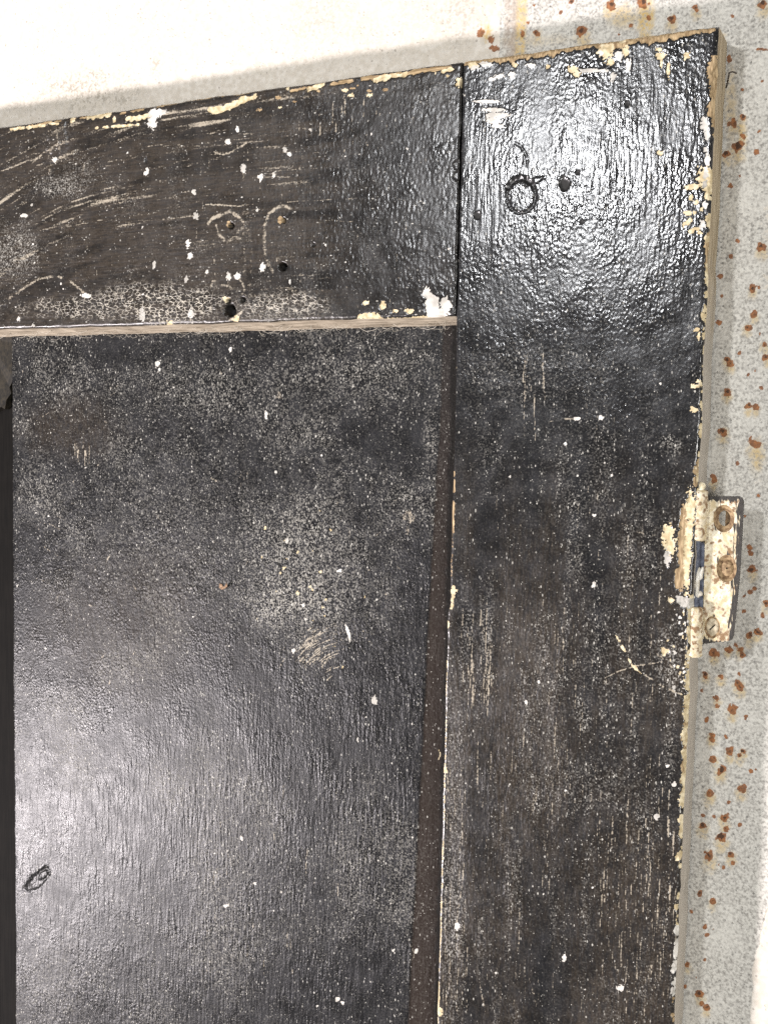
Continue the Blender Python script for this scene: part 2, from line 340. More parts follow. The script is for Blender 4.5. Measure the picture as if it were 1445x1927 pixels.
def wall_feats(s):
    U, V = s.U, s.V
    P = s.c('paint')
    b0 = np.interp(V, [-1, -.02, .1], [.0085-.02, .0085, .0095])          # left paint boundary
    P[:] = np.maximum(P, sst(.0012, -.0012, U-b0+(fbm(U, V, .006, 3, seed=5)-.5)*.0015))
    bx = np.interp(V, [-.47, -.400, -.3705, -.347, -.334, -.30, .2], BX)
    P[:] = np.maximum(P, sst(-.0015, .0015, U-bx+(fbm(U, V, .008, 3, seed=9)-.5)*.003))
    P[:] = np.maximum(P, .5*sst(.52, .66, fbm(U, V, .012, 3, seed=2))*sst(.112, .125, U)*sst(-.30, -.12, V))
    s.h += .0003*P + .0004*(fbm(U, V, .012, 3, seed=1)-.5)+.00016*(fbm(U, V, .0016, 2, seed=4)-.5)*(1-.6*P)
    s.c('brown')[:] = .55*sst(.0004, .0025, U-b0)*sst(.0085, .0065, U-b0)
    s.c('stain_shade')[:] = .85*sst(.0060, .0075, U-b0)*sst(.0125, .0105, U-b0)
    for px, py, r in RUST:
        if r <= 0: continue
        r = r*.95
        s.blob(px, py, r*random.uniform(.75, 1.05), r*random.uniform(.85, 1.15), 'rust', random.uniform(.75, 1), random.uniform(-1, 1), .8, .45, ns=.0013)
        if r >= 5: s.blob(px+random.uniform(-1, 1), py-.1*r, r*.55, r*.55, 'core', .34+random.uniform(.015, .06)*min(r, 10), 0, .7, .6, ns=.0007, h=.00012)
        if r >= 6: s.blob(px+random.uniform(-2, 2), py+r*1.2, r*1.15, r*1.6, 'stain_shade', .6, 0, .6, .6, ns=.0012)
    for a in ((1215, 35, 14, 40, .9), (1170, 30, 25, 20, .6), (1397, 250, 7, 28, .8), (916, 60, 10, 16, .8), (1375, 200, 10, 60, .45), (1425, 860, 12, 25, .7), (1005, 75, 60, 10, .25), (1357, 105, 6, 30, .7), (1350,  70, 14, 10, .6)):
        s.blob(*a[:4], 'stain_shade', a[4], rough=.5, soft=.6)
    for a in ((905, 62, 8, 10), (925, 75, 6, 8), (930, 90, 12, 6), (1362, 95, 5, 12), (1372, 110, 5, 9), (1432, 92, 16, 3)): s.blob(*a, 'rust', .75, rough=.6, soft=.5)
    for a in ((150, 165, 90, 40, .9), (60, 200, 60, 12, .6), (295, 125, 10, 30, .75), (210, 185, 60, 14, .8), (600, 40, 60, 70, .55), (690, 60, 60, 40, .45), (860, 30, 50, 60, .7), (640, 100, 200, 14, .35), (430, 110, 30, 25, .3), (1438, 1720, 5, 40, .9), (560, 70, 80, 40, .3), (330, 70, 120, 50, .25), (100, 90, 90, 50, .2), (780, 20, 50, 60, .4)):
        s.blob(*a[:4], 'dust', a[4], rough=.6, soft=.7, ns=.006)
    s.blob(1441, 563, 13, 14, 'dust', 1, rough=.15); s.blob(1441, 563, 13, 14, 'dark', 1, rough=.15)
w1 = Surf(span(-.335, .165, .00056), span(-.018, .088, .00052), WALL_Y)
w2 = Surf(span(.088, .165, .00050), span(-.47, -.018, .00050), WALL_Y)
for s in (w1, w2): wall_feats(s)
edge_u, edge_v = w1.u, w2.v
def coarse(us, vs):
    s = Surf(us, vs, WALL_Y); s.c('paint')[:] = 1.; s.h += .0001; return s
cw = [coarse(np.linspace(-1.1, -.335, 12), np.linspace(-.018, .088, 3)), coarse(np.linspace(-1.1, .088, 16), np.linspace(-.94, -.018, 12)),
      coarse(np.linspace(.088, .165, 3), np.linspace(-.94, -.47, 6)), coarse(np.linspace(.165, .7, 8), np.linspace(-.94, .6, 16)), coarse(np.linspace(-1.1, .165, 16), np.linspace(.088, .6, 8))]
wall = grid_mesh('wall', [w1, w2]+cw, [M_WALL], (0, WALL_Y, -DOOR_H))
wall['kind'] = 'structure'
wall['label'] = 'white painted wall with a bare grey strip dotted with rust behind the black door'; wall['category'] = 'wall'

# ---- door -----------------------------------------------------------------
door = thing('panelled_door', 'old black painted panelled door with chipped edges leaning on the wall', 'door', BASE); door['kind'] = 'thing'

# hinge stile
SU, SV = span(.00015, .105, .00044), span(-.50, 0, .00044)
st = Surf(SU, SV, 0.)
U, V = st.U, st.V
st.h += .00016*(fbm(U, V, .005, 3, sy_=2.5, seed=1)-.5)+.0003*(fbm(U, V, .03, 2, sy_=3, seed=8)-.5)
st.c('brush')[:] = np.clip(.25+1.2*(fbm(U, V, .02, 2, sy_=2, seed=21)-.45), 0, 1)
st.blob(905, 350, 45, 120, 'brush', 1, soft=.5); st.blob(1170, 260, 130, 110, 'brush', .9, soft=.5)
st.c('brown')[:] = sst(-.14, -.26, V)*np.clip(.35+1.5*(fbm(U, V, .02, 3, sx=.5, sy_=3, seed=31)-.4), 0, 1)
st.c('dust')[:] = .05+.42*sst(-.10, -.2, V)*np.clip(fbm(U, V, .007, 4, sx=.6, sy_=5, seed=41)-.46, 0, 1)*3
st.blob(1000, 700, 160, 60, 'dust', .25, soft=.6); st.blob(1230, 960, 40, 40, 'dust', 0.2); st.blob(1262, 838, 22, 22, 'dust', .55, rough=.3)
for px, py, rx, ry, a in ((925, 1010, 25, 90, 1), (1010, 1100, 60, 60, .5), (900, 1500, 28, 120, .9), (1000, 1850, 70, 90, .9), (890, 1880, 22, 60, .8), (1150, 1790, 60, 50, .7), (1240, 900, 25, 80, .8), (915, 1640, 25, 80, .8)):
    st.blob(px, py, rx, ry, 'dust', a, rough=.5, soft=.5, mode='sub', ns=.006); st.blob(px, py, rx, ry, 'brown', a*.6, rough=.5, soft=.5, mode='sub', ns=.006)
for px, py, rx, ry, a in ((856, 1500, 18, 220, .35), (850, 1720, 22, 120, .6), (1010, 1500, 20, 40, .4), (1095, 1350, 16, 30, .5), (1160, 1240, 100, 90, .25), (1090, 1480, 120, 60, .3), (1260, 1240, 30, 60, .6)):
    st.blob(px, py, rx, ry, 'dust', a, rough=.5, soft=.6, ns=.004)
# dowel plug outline, half moon, knocks
def ring(s, cx, cy_, rx, ry, wpx, dep, a0=0, a1=360, key='dark', amt=.25, gp=.2):
    pts = [(cx+rx*math.cos(math.radians(a)), cy_+ry*math.sin(math.radians(a))) for a in np.linspace(a0, a1, 29)]
    s.stroke(pts, wpx, key, amt, taper=False, h=-dep, rough=.6, gap=gp)
ring(st, 980, 368, 27, 32, 5, .0004, amt=.42, gp=.08); ring(st, 980, 366, 27, 32, 9, .0003, 190, 330, amt=.5)
ring(st, 960, 305, 32, 38, 3, .0002, -75, 10, amt=.4, gp=.1)
st.hole(1062, 346, 9, 11, .0007); st.hole(898, 405, 6, 7, .0005); st.hole(1180, 195, 4, 5, .0004); st.blob(1005, 340, 18, 5, 'h', h=.0002, ang=-.4)
for k in range(3): st.hole(1000+random.uniform(0, 140), 250+random.uniform(0, 180), 3, 3.5, .0003)
# white and cream marks near the top
for a in ((917, 190, 26, 3), (930, 206, 20, 4), (937, 216, 23, 5), (928, 226, 14, 6), (936, 236, 12, 4), (893, 126, 9, 4), (912, 120, 10, 5), (940, 143, 9, 4), (925, 148, 8, 3), (963, 140, 7, 6), (1000, 122, 9, 4), (1165, 104, 8, 9), (1110, 132, 20, 4), (1134, 132, 12, 3), (1182, 122, 5, 13), (1153, 143, 5, 11), (1130, 100, 5, 5)):
    st.blob(*a, 'white', 1, rough=.45, h=.0001)
for a in ((890, 122, 9, 6), (1078, 130, 9, 6), (1085, 138, 7, 5), (968, 121, 5, 4), (1030, 125, 5, 4), (1243, 104, 9, 6), (1243, 287, 6, 5), (1292, 105, 6, 7), (1240, 92, 6, 4), (1257, 128, 3, 16), (1244, 118, 2, 10), (1150, 92, 5, 14), (1176, 95, 7, 12), (1137, 95, 12, 15), (1148, 116, 7, 6), (1170, 75, 6, 4)):
    st.blob(*a, 'chip', 1, rough=.55, h=-.0001)
# worn top arris (bare wood) and right arris
for x in np.arange(872, 1345, 7.):
    ye = 117-(x-868)*.1375
    k = 1 if 940 < x < 1050 or 1120 < x < 1300 else .45
    st.blob(x, ye+random.uniform(-1, 4), 7, (4+random.random()*6)*k+1, 'wood', 1, rough=.6, ns=.0012, h=-.0003*k)
def redge(y): return float(np.interp(y, [60, 100, 300, 600, 880, 1300, 1600, 1927], [1353, 1351, 1344, 1330, 1316, 1298, 1283, 1268]))
for y0, y1, wd, den, keys in ((70, 125, 5, .2, 'w'), (125, 205, 22, 1.5, 'w'), (205, 225, 6, .3, 'w'), (218, 262, 7, .8, 'w'), (330, 430, 20, .35, 'c'), (430, 500, 9, 1.1, 'cw'), (500, 610, 8, 1.2, 'c'), (610, 760, 6, .35, 'c'), (760, 870, 5, .8, 'c'), (870, 925, 9, 1.4, 'cw'), (1130, 1320, 12, .9, 'c'), (1310, 1440, 11, 3.2, 'wwc'), (1430, 1510, 10, 2.4, 'cw'), (1540, 1640, 7, .9, 'c'), (1640, 1760, 5, .5, 'c'), (1750, 1870, 8, 1.4, 'W'), (1870, 1927, 6, .6, 'w')):
    n = int((y1-y0)/6*den)+1
    for k in range(n):
        y = random.uniform(y0, y1); q = random.choice(keys); r = random.choice((.2, .35, .5, .8, 1.2))*random.uniform(.7, 1.1)*wd*.6
        st.blob(redge(y)-abs(random.gauss(0, .35))*wd*(1.0 if q != 'w' else .7), y, r*.8+1, r*1.3+2, {'w': 'wood', 'c': 'chip', 'W': 'white'}[q], 1, rough=.6, ns=.0009, h=-.00025)
for x, y, rx, ry in ((1325, 235, 7, 16), (1331, 255, 5, 10), (1328, 280, 5, 5), (1331, 300, 6, 12), (1328, 325, 5, 12), (1326, 345, 4, 8), (1327, 385, 5, 8), (1322, 422, 6, 9)): st.blob(x, y, rx, ry, 'white', 1, rough=.5, h=-.00015)
for x, y in ((1300, 372), (1310, 380), (1307, 350), (1297, 352), (1320, 393), (1294, 418), (1286, 422), (1299, 413), (1307, 400), (1292, 400), (1310, 430), (1318, 437), (1300, 434), (1335, 372)): st.blob(x, y, random.uniform(3, 8), random.uniform(3, 6), 'chip', 1, rough=.6, ns=.0008)
for k in range(70):
    y = random.uniform(1130, 1310); st.blob(redge(y)-abs(random.gauss(0, 22)), y, random.uniform(1, 3.5), random.uniform(1, 4), random.choice(('chip', 'white')), .9, rough=.5)
for x, y, rx, ry in ((1311, 620, 8, 3), (1315, 633, 3, 8), (1307, 727, 9, 4), (1306, 771, 7, 5), (1313, 716, 3, 3)): st.blob(x, y, rx, ry, 'chip', 1, rough=.5)
# around the hinge
for a in ((1257, 1010, 11, 24, 'chip'), (1255, 1050, 6, 14, 'white'), (1262, 1030, 8, 14, 'chip'), (1286, 985, 7, 35, 'wood'), (1284, 1030, 9, 55, 'wood'), (1279, 1090, 10, 22, 'wood'), (1300, 960, 10, 35, 'chip'), (1294, 1135, 16, 10, 'white'), (1280, 1128, 9, 8, 'white'), (1292, 1060, 6, 60, 'chip'), (1297, 1010, 6, 40, 'chip'), (1303, 1180, 6, 40, 'wood'), (1298, 945, 6, 8, 'wood'), (1250, 1226, 7, 7, 'chip'), (1262, 1130, 5, 5, 'chip')):
    st.blob(*a[:4], a[4], 1, rough=.45, h=-.0004)
# scratches
def bundle(s, x0, x1, y0, y1, n, l0, l1, amt, wpx=1.6, slope=0., jit=.03, key='scr', horiz=False):
    for k in range(n):
        x = random.uniform(x0, x1); y = random.uniform(y0, y1); l = random.uniform(l0, l1); a = slope+random.gauss(0, jit)
        p2 = (x+l, y+l*a) if horiz else (x+l*a, y+l)
        pm = ((x+p2[0])/2+random.gauss(0, .012)*l, (y+p2[1])/2+random.gauss(0, .012)*l)
        s.stroke([(x, y), pm, p2], random.uniform(.8, 1.25)*wpx, key, min(1, random.uniform(.35, 1)*amt*1.7), gap=.3)
bundle(st, 870, 930, 1130, 1290, 40, 25, 110, .58, 1.7, -.03)
bundle(st, 1120, 1275, 1480, 1840, 150, 20, 90, .6, 1.6, -.03)
bundle(st, 860, 1260, 900, 1900, 190, 20, 110, .42, 1.5, -.03)
bundle(st, 830, 880, 1400, 1900, 60, 20, 120, .5, 1.7, -.03)
bundle(st, 960, 1030, 640, 760, 12, 40, 110, .6, 1.8, .03); bundle(st, 1100, 1160, 690, 800, 8, 30, 80, .4, 1.5)
bundle(st, 980, 1100, 1100, 1500, 30, 40, 120, .5, 1.6, -.03)
st.stroke([(1155, 1190), (1172, 1220), (1184, 1240)], 5, 'chip', 1, gap=.3, rough=.8, taper=False); st.stroke([(1182, 1238), (1190, 1252), (1206, 1268)], 5, 'chip', .9, rough=.9)
st.stroke([(1205, 1265), (1240, 1288), (1265, 1300), (1290, 1311)], 4, 'scr', 1, gap=.35, rough=.8); st.stroke([(1136, 1277), (1165, 1263), (1195, 1254), (1245, 1246)], 2.4, 'scr', .9, gap=.25)
st.stroke([(1136, 1277), (1138, 1300)], 2, 'scr', .6); st.stroke([(1225, 1225), (1250, 1240), (1270, 1262)], 4, 'scr', .7, gap=.4); st.stroke([(1275, 1260), (1284, 1285), (1292, 1302)], 2.5, 'scr', .8)
st.stroke([(1035, 793), (1070, 788), (1105, 790)], 4, 'scr', .7, gap=.4); st.stroke([(1160, 978), (1195, 1000), (1240, 1010)], 3, 'scr', .6, gap=.4)
st.stroke([(1010, 1480), (1006, 1510), (1000, 1535)], 7, 'scr', .5, gap=.3); st.stroke([(1018, 1560), (1030, 1620), (1036, 1700)], 4, 'scr', .45, gap=.35)
st.stroke([(995, 1840), (1006, 1880), (1012, 1905)], 3, 'scr', .6, gap=.3); st.stroke([(900, 1835), (906, 1870), (913, 1905)], 3, 'scr', .5)
for a in ((1117, 1102, 4, 6), (1235, 1537, 5, 6), (990, 1323, 3, 4), (1013, 1284, 3, 3), (1268, 1477, 4, 5), (1256, 1442, 3, 3), (1167, 1860, 6, 6), (1062, 1803, 4, 6), (1085, 788, 6, 4), (1130, 786, 5, 4), (1063, 835, 3, 4), (1118, 970, 4, 3), (860, 1745, 5, 8)): st.blob(*a, 'white', .95, rough=.4)
for k in range(30): st.blob(random.uniform(880, 1270), random.uniform(700, 1900), random.uniform(1, 2.2), random.uniform(1, 2.6), 'white', .85, rough=.3)
st.stroke([(862, 592), (888, 584), (908, 574), (934, 556)], 3, 'dark', .75, gap=.2); st.stroke([(900, 600), (930, 604)], 2, 'dark', .5)
# inner arris: pale worn line, brown chips
for (a, b, wd, key, am) in (((852, 640), (850, 700), 5, 'chip', .6), ((851, 890), (849, 1000), 7, 'wood', .9), ((848, 1000), (847, 1090), 5, 'wood', .5), ((852, 1105), (842, 1180), 8, 'chip', .7), ((841, 1240), (838, 1420), 3, 'chip', .55), ((838, 1420), (834, 1600), 3, 'chip', .75), ((833, 1600), (826, 1830), 3, 'chip', .7), ((824, 1850), (822, 1925), 6, 'chip', .8)):
    st.stroke([a, ((a[0]+b[0])/2+1, (a[1]+b[1])/2), b], wd, key, am, gap=.3, taper=False)
for x, y, rx, ry in ((851, 1112, 8, 6), (850, 695, 5, 7), (843, 680, 3, 9), (838, 1450, 4, 6), (827, 1905, 6, 8)): st.blob(x, y, rx, ry, 'chip', 1, rough=.5)
edge_relief(st, 'RT'); edge_relief(st, 'L', .0008, .0005)
lr = rag(.00045, .012, 3); rr = rag(.0007, .010, 6)
warp(st, L=lambda v: lr(v)+.0003-.0009*sst(-.232, -.236, v)*sst(-.6, -.3, v)+.0004*sst(-.10, -.13, v), R=lambda v: rr(v)-.0003, T=rag(.0008, .012, 9))
o = grid_mesh('stile', [st], [M_STILE, M_SIDE, M_DARKEDGE], BASE, door,
              [(st, 'R', TH, 6, 1, (.0002, 0)), (st, 'L', TH, 2, 2, (.0, 0)), (st, 'T', TH, 3, 1, (0, 0))])
o['label'] = 'glossy hinge stile with chipped right edge and a round plug mark'
lo = Surf(span(.0006, .105, .01), span(-DOOR_H, -.50, .03), 0.)
lo.h -= .0003
grid_mesh('stile_foot', [lo], [M_STILE, M_SIDE, M_DARKEDGE], BASE, o, [(lo, 'R', TH, 2, 1, (0, 0)), (lo, 'L', TH, 1, 2, (0, 0))])

# top rail
rl = Surf(span(-.345, -.00025, .00058), span(-RAIL+.0016, 0, .00044), 0.)
U, V = rl.U, rl.V
rl.h += .0002*(fbm(U, V, .006, 3, sx=2.5, seed=51)-.5)+.0004*(fbm(U, V, .03, 2, sx=2, seed=58)-.5)
rl.c('brush')[:] = sst(-.06, -.13, U)*.9
rl.c('brown')[:] = np.clip(sst(-.05, -.14, U)*(.5+1.2*(fbm(U, V, .02, 3, sx=2, seed=61)-.4))+.3*sst(-.03, 0, V), 0, 1)
rl.c('dust')[:] = .03+.25*np.clip(fbm(U, V, .012, 3, seed=71)-.5, 0, 1)*2
X_ = np.array([-.35, -.2645, -.248, -.2325, -.205, -.15, -.10, 0]); SL = np.array([.5, .46, .42, .32, .16, .03, -.02, 0])
uu = np.linspace(-.35, 0, 400); ff = np.cumsum(np.interp(uu, X_, SL))*(uu[1]-uu[0]); bend = V-np.interp(U, uu, ff)
sw = fbm(U, bend, .0016, 4, sx=26, seed=301); sw2 = fbm(U, bend, .0009, 2, sx=22, seed=302); m_ = sst(-.03, -.10, U)
rl.c('scr')[:] = m_*(.46*sst(.55, .78, sw)+.22*sst(.60, .80, sw2))*(.25+1.5*np.clip(fbm(U, V, .014, 3, sx=2, seed=303)-.35, 0, 1)*2)*sst(-.108, -.085, V)
rl.c('brown')[:] = np.clip(rl.c('brown')*.6+m_*.9*sst(.42, .62, fbm(U, bend, .006, 3, sx=9, seed=305)), 0, 1)
rl.h += m_*.00013*(sw-.5)
for k in range(150):           # long brush scratches following the sweep of the brush
    x = random.uniform(-20, 620); y = random.uniform(225, 470); 
    if y > 330 and random.random() < .55: continue
    if y < 240-x*.1: continue
    sl = -.5+.0045*max(x, 0) if x < 100 else (-.28 if (y > 300 and x < 380) else (-.06 if x < 420 else .02))
    l = random.uniform(18, 110); sl += random.gauss(0, .03)
    rl.stroke([(x, y), (x+l*.5, y+l*.5*sl*.9-1), (x+l, y+l*sl)], random.uniform(1.2, 2.8), 'scr', random.uniform(.12, .7), gap=.35)
rl.stroke([(385, 384), (420, 385), (452, 388)], 2.6, 'scr', .9); rl.stroke([(452, 386), (560, 378), (690, 372)], 1.6, 'scr', .6, gap=.3)
rl.stroke([(0, 322), (25, 313), (60, 298)], 3, 'scr', .8); rl.stroke([(10, 305), (45, 285), (88, 263)], 3, 'scr', .5); rl.stroke([(60, 305), (80, 290)], 5, 'scr', .6)
bundle(rl, 600, 720, 175, 250, 16, 15, 60, .7, 1.8, .0); bundle(rl, 560, 850, 200, 560, 50, 10, 40, .35, 1.6, .0)
bundle(rl, 120, 560, 240, 520, 60, 8, 30, .4, 1.6, .0)
for a in ((297, 210, 19, 6), (287, 226, 8, 15), (292, 216, 8, 9), (429, 266, 4, 5), (535, 281, 4, 5), (544, 290, 4, 4), (365, 360, 4, 6), (491, 333, 5, 7), (515, 330, 3, 5), (458, 317, 5, 8), (447, 243, 3, 7), (369, 405, 5, 7), (354, 458, 4, 8), (358, 480, 5, 6), (494, 502, 5, 8), (350, 525, 4, 6), (390, 511, 3, 4), (484, 394, 3, 3), (360, 590, 5, 8), (395, 612, 5, 3), (162, 556, 9, 4), (290, 498, 3, 9), (268, 590, 5, 12), (45, 405, 7, 3), (60, 385, 3, 3), (278, 318, 3, 4), (275, 325, 4, 4), (104, 300, 4, 6), (62, 612, 4, 3), (35, 600, 3, 5), (585, 243, 3, 4), (545, 530, 3, 4), (430, 520, 5, 8), (447, 518, 5, 7)):
    rl.blob(*a, 'white', .95, rough=.45, h=.00012)
for k in range(60): rl.blob(random.uniform(0, 850), random.uniform(250, 600), random.uniform(.6, 1.9), random.uniform(.6, 2.2), 'white', .8, rough=.3)
# keyhole plate traces
for p, wd, am in (([(392, 420), (402, 409), (420, 403), (432, 396), (445, 405), (458, 416)], 6, .85), ([(407, 424), (412, 440), (423, 452)], 6, .6), ([(462, 424), (448, 436)], 7, .5), ([(428, 454), (442, 446), (452, 450)], 6, .5),
                  ([(546, 392), (533, 386), (519, 391), (506, 402), (499, 420)], 6, .75), ([(499, 420), (498, 440), (497, 460), (499, 480), (506, 499), (514, 512)], 7, .55),
                  ([(458, 385), (460, 420), (457, 450), (461, 490), (459, 515)], 5, .38), ([(472, 400), (470, 440), (474, 480), (472, 515)], 5, .33), ([(465, 385), (466, 455)], 8, .35), ([(402, 450), (404, 500), (408, 540)], 2.5, .5),
                  ([(404, 285), (415, 290), (430, 288), (448, 278), (464, 269)], 3.2, .75), ([(397, 545), (400, 530), (404, 528)], 5, .6), ([(415, 535), (430, 537), (440, 545), (452, 555)], 5, .6), ([(448, 520), (458, 535), (462, 555)], 4, .6), ([(432, 602), (445, 597), (455, 586)], 5, .8), ([(428, 520), (430, 536)], 7, .5), ([(470, 535), (455, 552)], 4, .5),
                  ([(12, 565), (40, 545), (70, 526), (105, 518), (134, 530), (158, 550)], 4, .7), ([(50, 560), (46, 590), (48, 620)], 6, .3), ([(455, 270), (462, 300), (456, 340)], 8, .25), ([(608, 180), (612, 230), (606, 300)], 10, .16)):
    rl.stroke(p, wd, 'scr', am, gap=.25, taper=False, h=.00008)
for px, py, rx, ry, dp in ((435, 424, 4.5, 6, .004), (534, 414, 3.5, 5, .004), (532, 501, 7, 7, .005), (457, 564, 5, 5, .003), (433, 583, 10, 11, .006), (430, 566, 4, 5, .003), (590, 460, 3, 4, .001), (275, 300, 2, 7, .0006)): rl.hole(px, py, rx, ry, dp)
for a in ((430, 421, 4, 6, 'wood'), (528, 413, 5, 7, 'wood'), (425, 563, 6, 5, 'chip'), (445, 600, 6, 5, 'chip')): rl.blob(*a[:4], a[4], 1)
for px, py, rx, ry, dp in ((435, 424, 4, 5, 0), (534, 414, 3, 4.5, 0)): rl.blob(px, py, rx, ry, 'dark', 1)
rl.blob(300, 572, 110, 33, 'crack', 1, rough=.5, soft=.5, ns=.006); rl.blob(170, 580, 110, 18, 'crack', .8, rough=.6, soft=.5, ns=.006); rl.blob(530, 575, 70, 22, 'crack', .8, rough=.5, soft=.5, ns=.006)
rl.blob(300, 572, 190, 34, 'dust', .12, soft=.6); rl.blob(530, 580, 80, 26, 'dust', .45, soft=.6)
rl.blob(25, 470, 45, 45, 'dust', .8, rough=.4, soft=.7); rl.blob(20, 470, 40, 45, 'brown', 1, soft=.7); rl.blob(115, 350, 38, 22, 'dust', .8, rough=.6, soft=.6); rl.blob(150, 330, 30, 40, 'dust', .4, soft=.6)
for p in ([(108, 240), (112, 270), (118, 300)], [(100, 275), (92, 300), (95, 330)], [(122, 250), (126, 268)], [(160, 290), (158, 320), (150, 335)]): rl.stroke(p, 7, 'scr', .5, h=.0005, gap=.3)
rl.blob(108, 262, 20, 34, 'h', h=.0006, rough=.5)
for p, wd, key in (([(0, 246), (30, 241), (84, 235)], 5, 'chip'), ([(88, 231), (110, 233)], 4, 'chip'), ([(135, 225), (170, 218), (205, 214)], 9, 'chip'), ([(180, 240), (230, 236), (260, 234)], 4, 'chip'), ([(215, 224), (260, 222), (285, 214)], 8, 'chip'), ([(372, 197), (395, 207), (420, 203), (450, 191), (478, 181), (515, 168)], 11, 'chip'), ([(575, 168), (602, 160)], 13, 'chip'), ([(548, 170), (575, 164), (640, 155)], 5, 'wood'), ([(330, 190), (430, 177), (470, 170)], 5, 'wood'), ([(640, 152), (720, 143), (860, 122)], 8, 'wood'), ([(30, 240), (100, 228), (240, 209), (330, 192)], 4, 'wood'), ([(690, 152), (760, 138), (800, 140), (850, 128)], 9, 'chip')):
    rl.stroke(p, wd, key, .95, gap=.34, taper=False, rough=.6, h=-.0003)
for k in range(18):
    x = random.uniform(480, 860); rl.blob(x, 240-.144*x+random.uniform(2, 40), random.uniform(2, 6), random.uniform(1.5, 4), random.choice(('chip', 'wood')), .8, rough=.6)
# knocked corner at the joint: white patch paints in a highlight, splintered yellow wood
for a in ((812, 575, 13, 24, 'white'), (822, 590, 20, 9, 'white'), (803, 550, 6, 12, 'white'), (838, 575, 10, 14, 'white')): rl.blob(*a[:4], a[4], 1, rough=.4, h=-.0003, soft=.2)
for a in ((698, 596, 24, 7), (770, 601, 60, 4), (806, 598, 34, 5), (688, 570, 5, 5), (720, 575, 5, 8), (745, 585, 6, 4), (318, 610, 5, 7), (770, 585, 8, 4)): rl.blob(*a, 'chip', 1, rough=.5, h=-.0003)
rl.stroke([(867, 130), (864, 300), (860, 480), (856, 600)], 3, 'dark', .7, gap=.4, taper=False)
for y in (310, 330, 155): rl.blob(860 if y > 200 else 864, y, 7, 9, 'h' if y > 200 else 'chip', 1, h=-.0004)
edge_relief(rl, 'TB', .0014, .0010); edge_relief(rl, 'R', .0007, .0005)
br = rag(.0005, .010, 12)
warp(rl, T=rag(.0009, .014, 14), B=lambda u: br(u), R=rag(.0006, .007, 15))
UNDER = rl
o = grid_mesh('top_rail', [rl], [M_RAIL, M_UNDER, M_DARKEDGE], BASE, door,
              [(rl, 'B', REC+.0006, 10, 1, (0, -.0029)), (rl, 'T', TH, 3, 1, (0, 0)), (rl, 'R', TH, 3, 2, (0, 0)), (rl, 'L', TH, 2, 2, (0, 0))])
o['label'] = 'brown black rail with white drips and screw holes'

def LBx(px, py, y): u, v = loc(px, py, y); return Vector((u-BASE[0], y-BASE[1], v-BASE[2]))
# fielded panel, set back between the rails and stiles
PU0, PU1 = -.2702, .0035
pn = Surf(span(PU0, PU1, .00062), span(-.53, -RAIL+.004, .00050), REC)
U, V = pn.U, pn.V
pn.h += .00014*(fbm(U, V, .005, 3, sy_=2, seed=81)-.5)+.0012*(fbm(U, V, .05, 2, sy_=2, seed=88)-.5)
pn.c('brush')[:] = np.clip(.4+1.2*(fbm(U, V, .03, 2, seed=91)-.5)+.5*sst(-.27, -.38, V), 0, 1)
D = pn.c('dust'); D[:] = .04+.75*np.clip(fbm(U, V, .03, 4, seed=95)-.43, 0, 1)*2*(1-.5*sst(-.36, -.46, V))
for a in ((560, 1050, 130, 150, .7), (560, 1000, 70, 60, .8), (550, 1130, 90, 65, 1), (640, 1090, 50, 50, .6), (350, 720, 150, 70, .42), (650, 690, 130, 70, .5), (810, 820, 14, 60, .6), (340, 980, 240, 160, .32), (140, 720, 120, 60, .22), (420, 1650, 60, 200, .45), (420, 1780, 90, 60, .5), (90, 1850, 100, 80, .35)):
    pn.blob(*a[:4], 'dust', a[4], rough=.6, soft=.7, ns=.010)
pn.blob(130, 800, 80, 50, 'brown', .5, soft=.7); pn.blob(230, 1170, 140, 120, 'brown', .3, soft=.7)
for a in ((500, 870, 90, 50, .6), (680, 960, 60, 60, .4), (560, 1850, 25, 90, .8), (690, 1850, 45, 80, .8), (300, 660, 300, 25, .6)): pn.blob(*a[:4], 'dust', a[4], rough=.5, soft=.6, mode='sub', ns=.008)
# recess shade beside the stile, painted in as a flat brown band
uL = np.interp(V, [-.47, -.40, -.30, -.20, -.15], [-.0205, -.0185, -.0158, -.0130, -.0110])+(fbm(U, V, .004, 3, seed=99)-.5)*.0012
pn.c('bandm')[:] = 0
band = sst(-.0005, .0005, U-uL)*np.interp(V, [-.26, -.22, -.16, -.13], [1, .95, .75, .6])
pn.ch.pop('bandm'); pn.c('brown')[:] *= 1-.6*band; pn.c('stain_shade')[:] = band*.9; pn.c('dust')[:] *= (1-.8*band); pn.h -= .0003*band; pn.c('dark')[:] = .85*sst(-.0072, -.0056, U+(fbm(U, V, .003, 2, seed=97)-.5)*.002)  # corner along the stile darkened by colour, standing in for shade
BAND = band
for k in range(110):            # half-round rub marks
    r = random.uniform(50, 125)+random.gauss(0, 8); a0 = random.uniform(195, 255); a1 = a0+random.uniform(6, 26); cx, cyy = 655+random.gauss(0, 6), 1290+random.gauss(0, 8)
    pts = [(cx+r*1.1*math.cos(math.radians(a)), cyy+r*math.sin(math.radians(a))) for a in np.linspace(a0, a1, 5)]
    pn.stroke(pts, random.uniform(1.2, 2.2), 'scr', random.uniform(.25, .85)*(1.2 if 200 < a0 < 240 else .75), gap=.3)
for k in range(45):
    r = random.uniform(70, 112); a0 = random.uniform(205, 285); a1 = a0+random.uniform(8, 30)
    pts = [(650+r*1.1*math.cos(math.radians(a)), 1292+r*math.sin(math.radians(a))) for a in np.linspace(a0, a1, 5)]
    pn.stroke(pts, 1.5, 'scr', random.uniform(.2, .6), gap=.35)
pn.stroke([(650, 1175), (656, 1190), (659, 1210)], 6, 'white', .85, gap=.2)
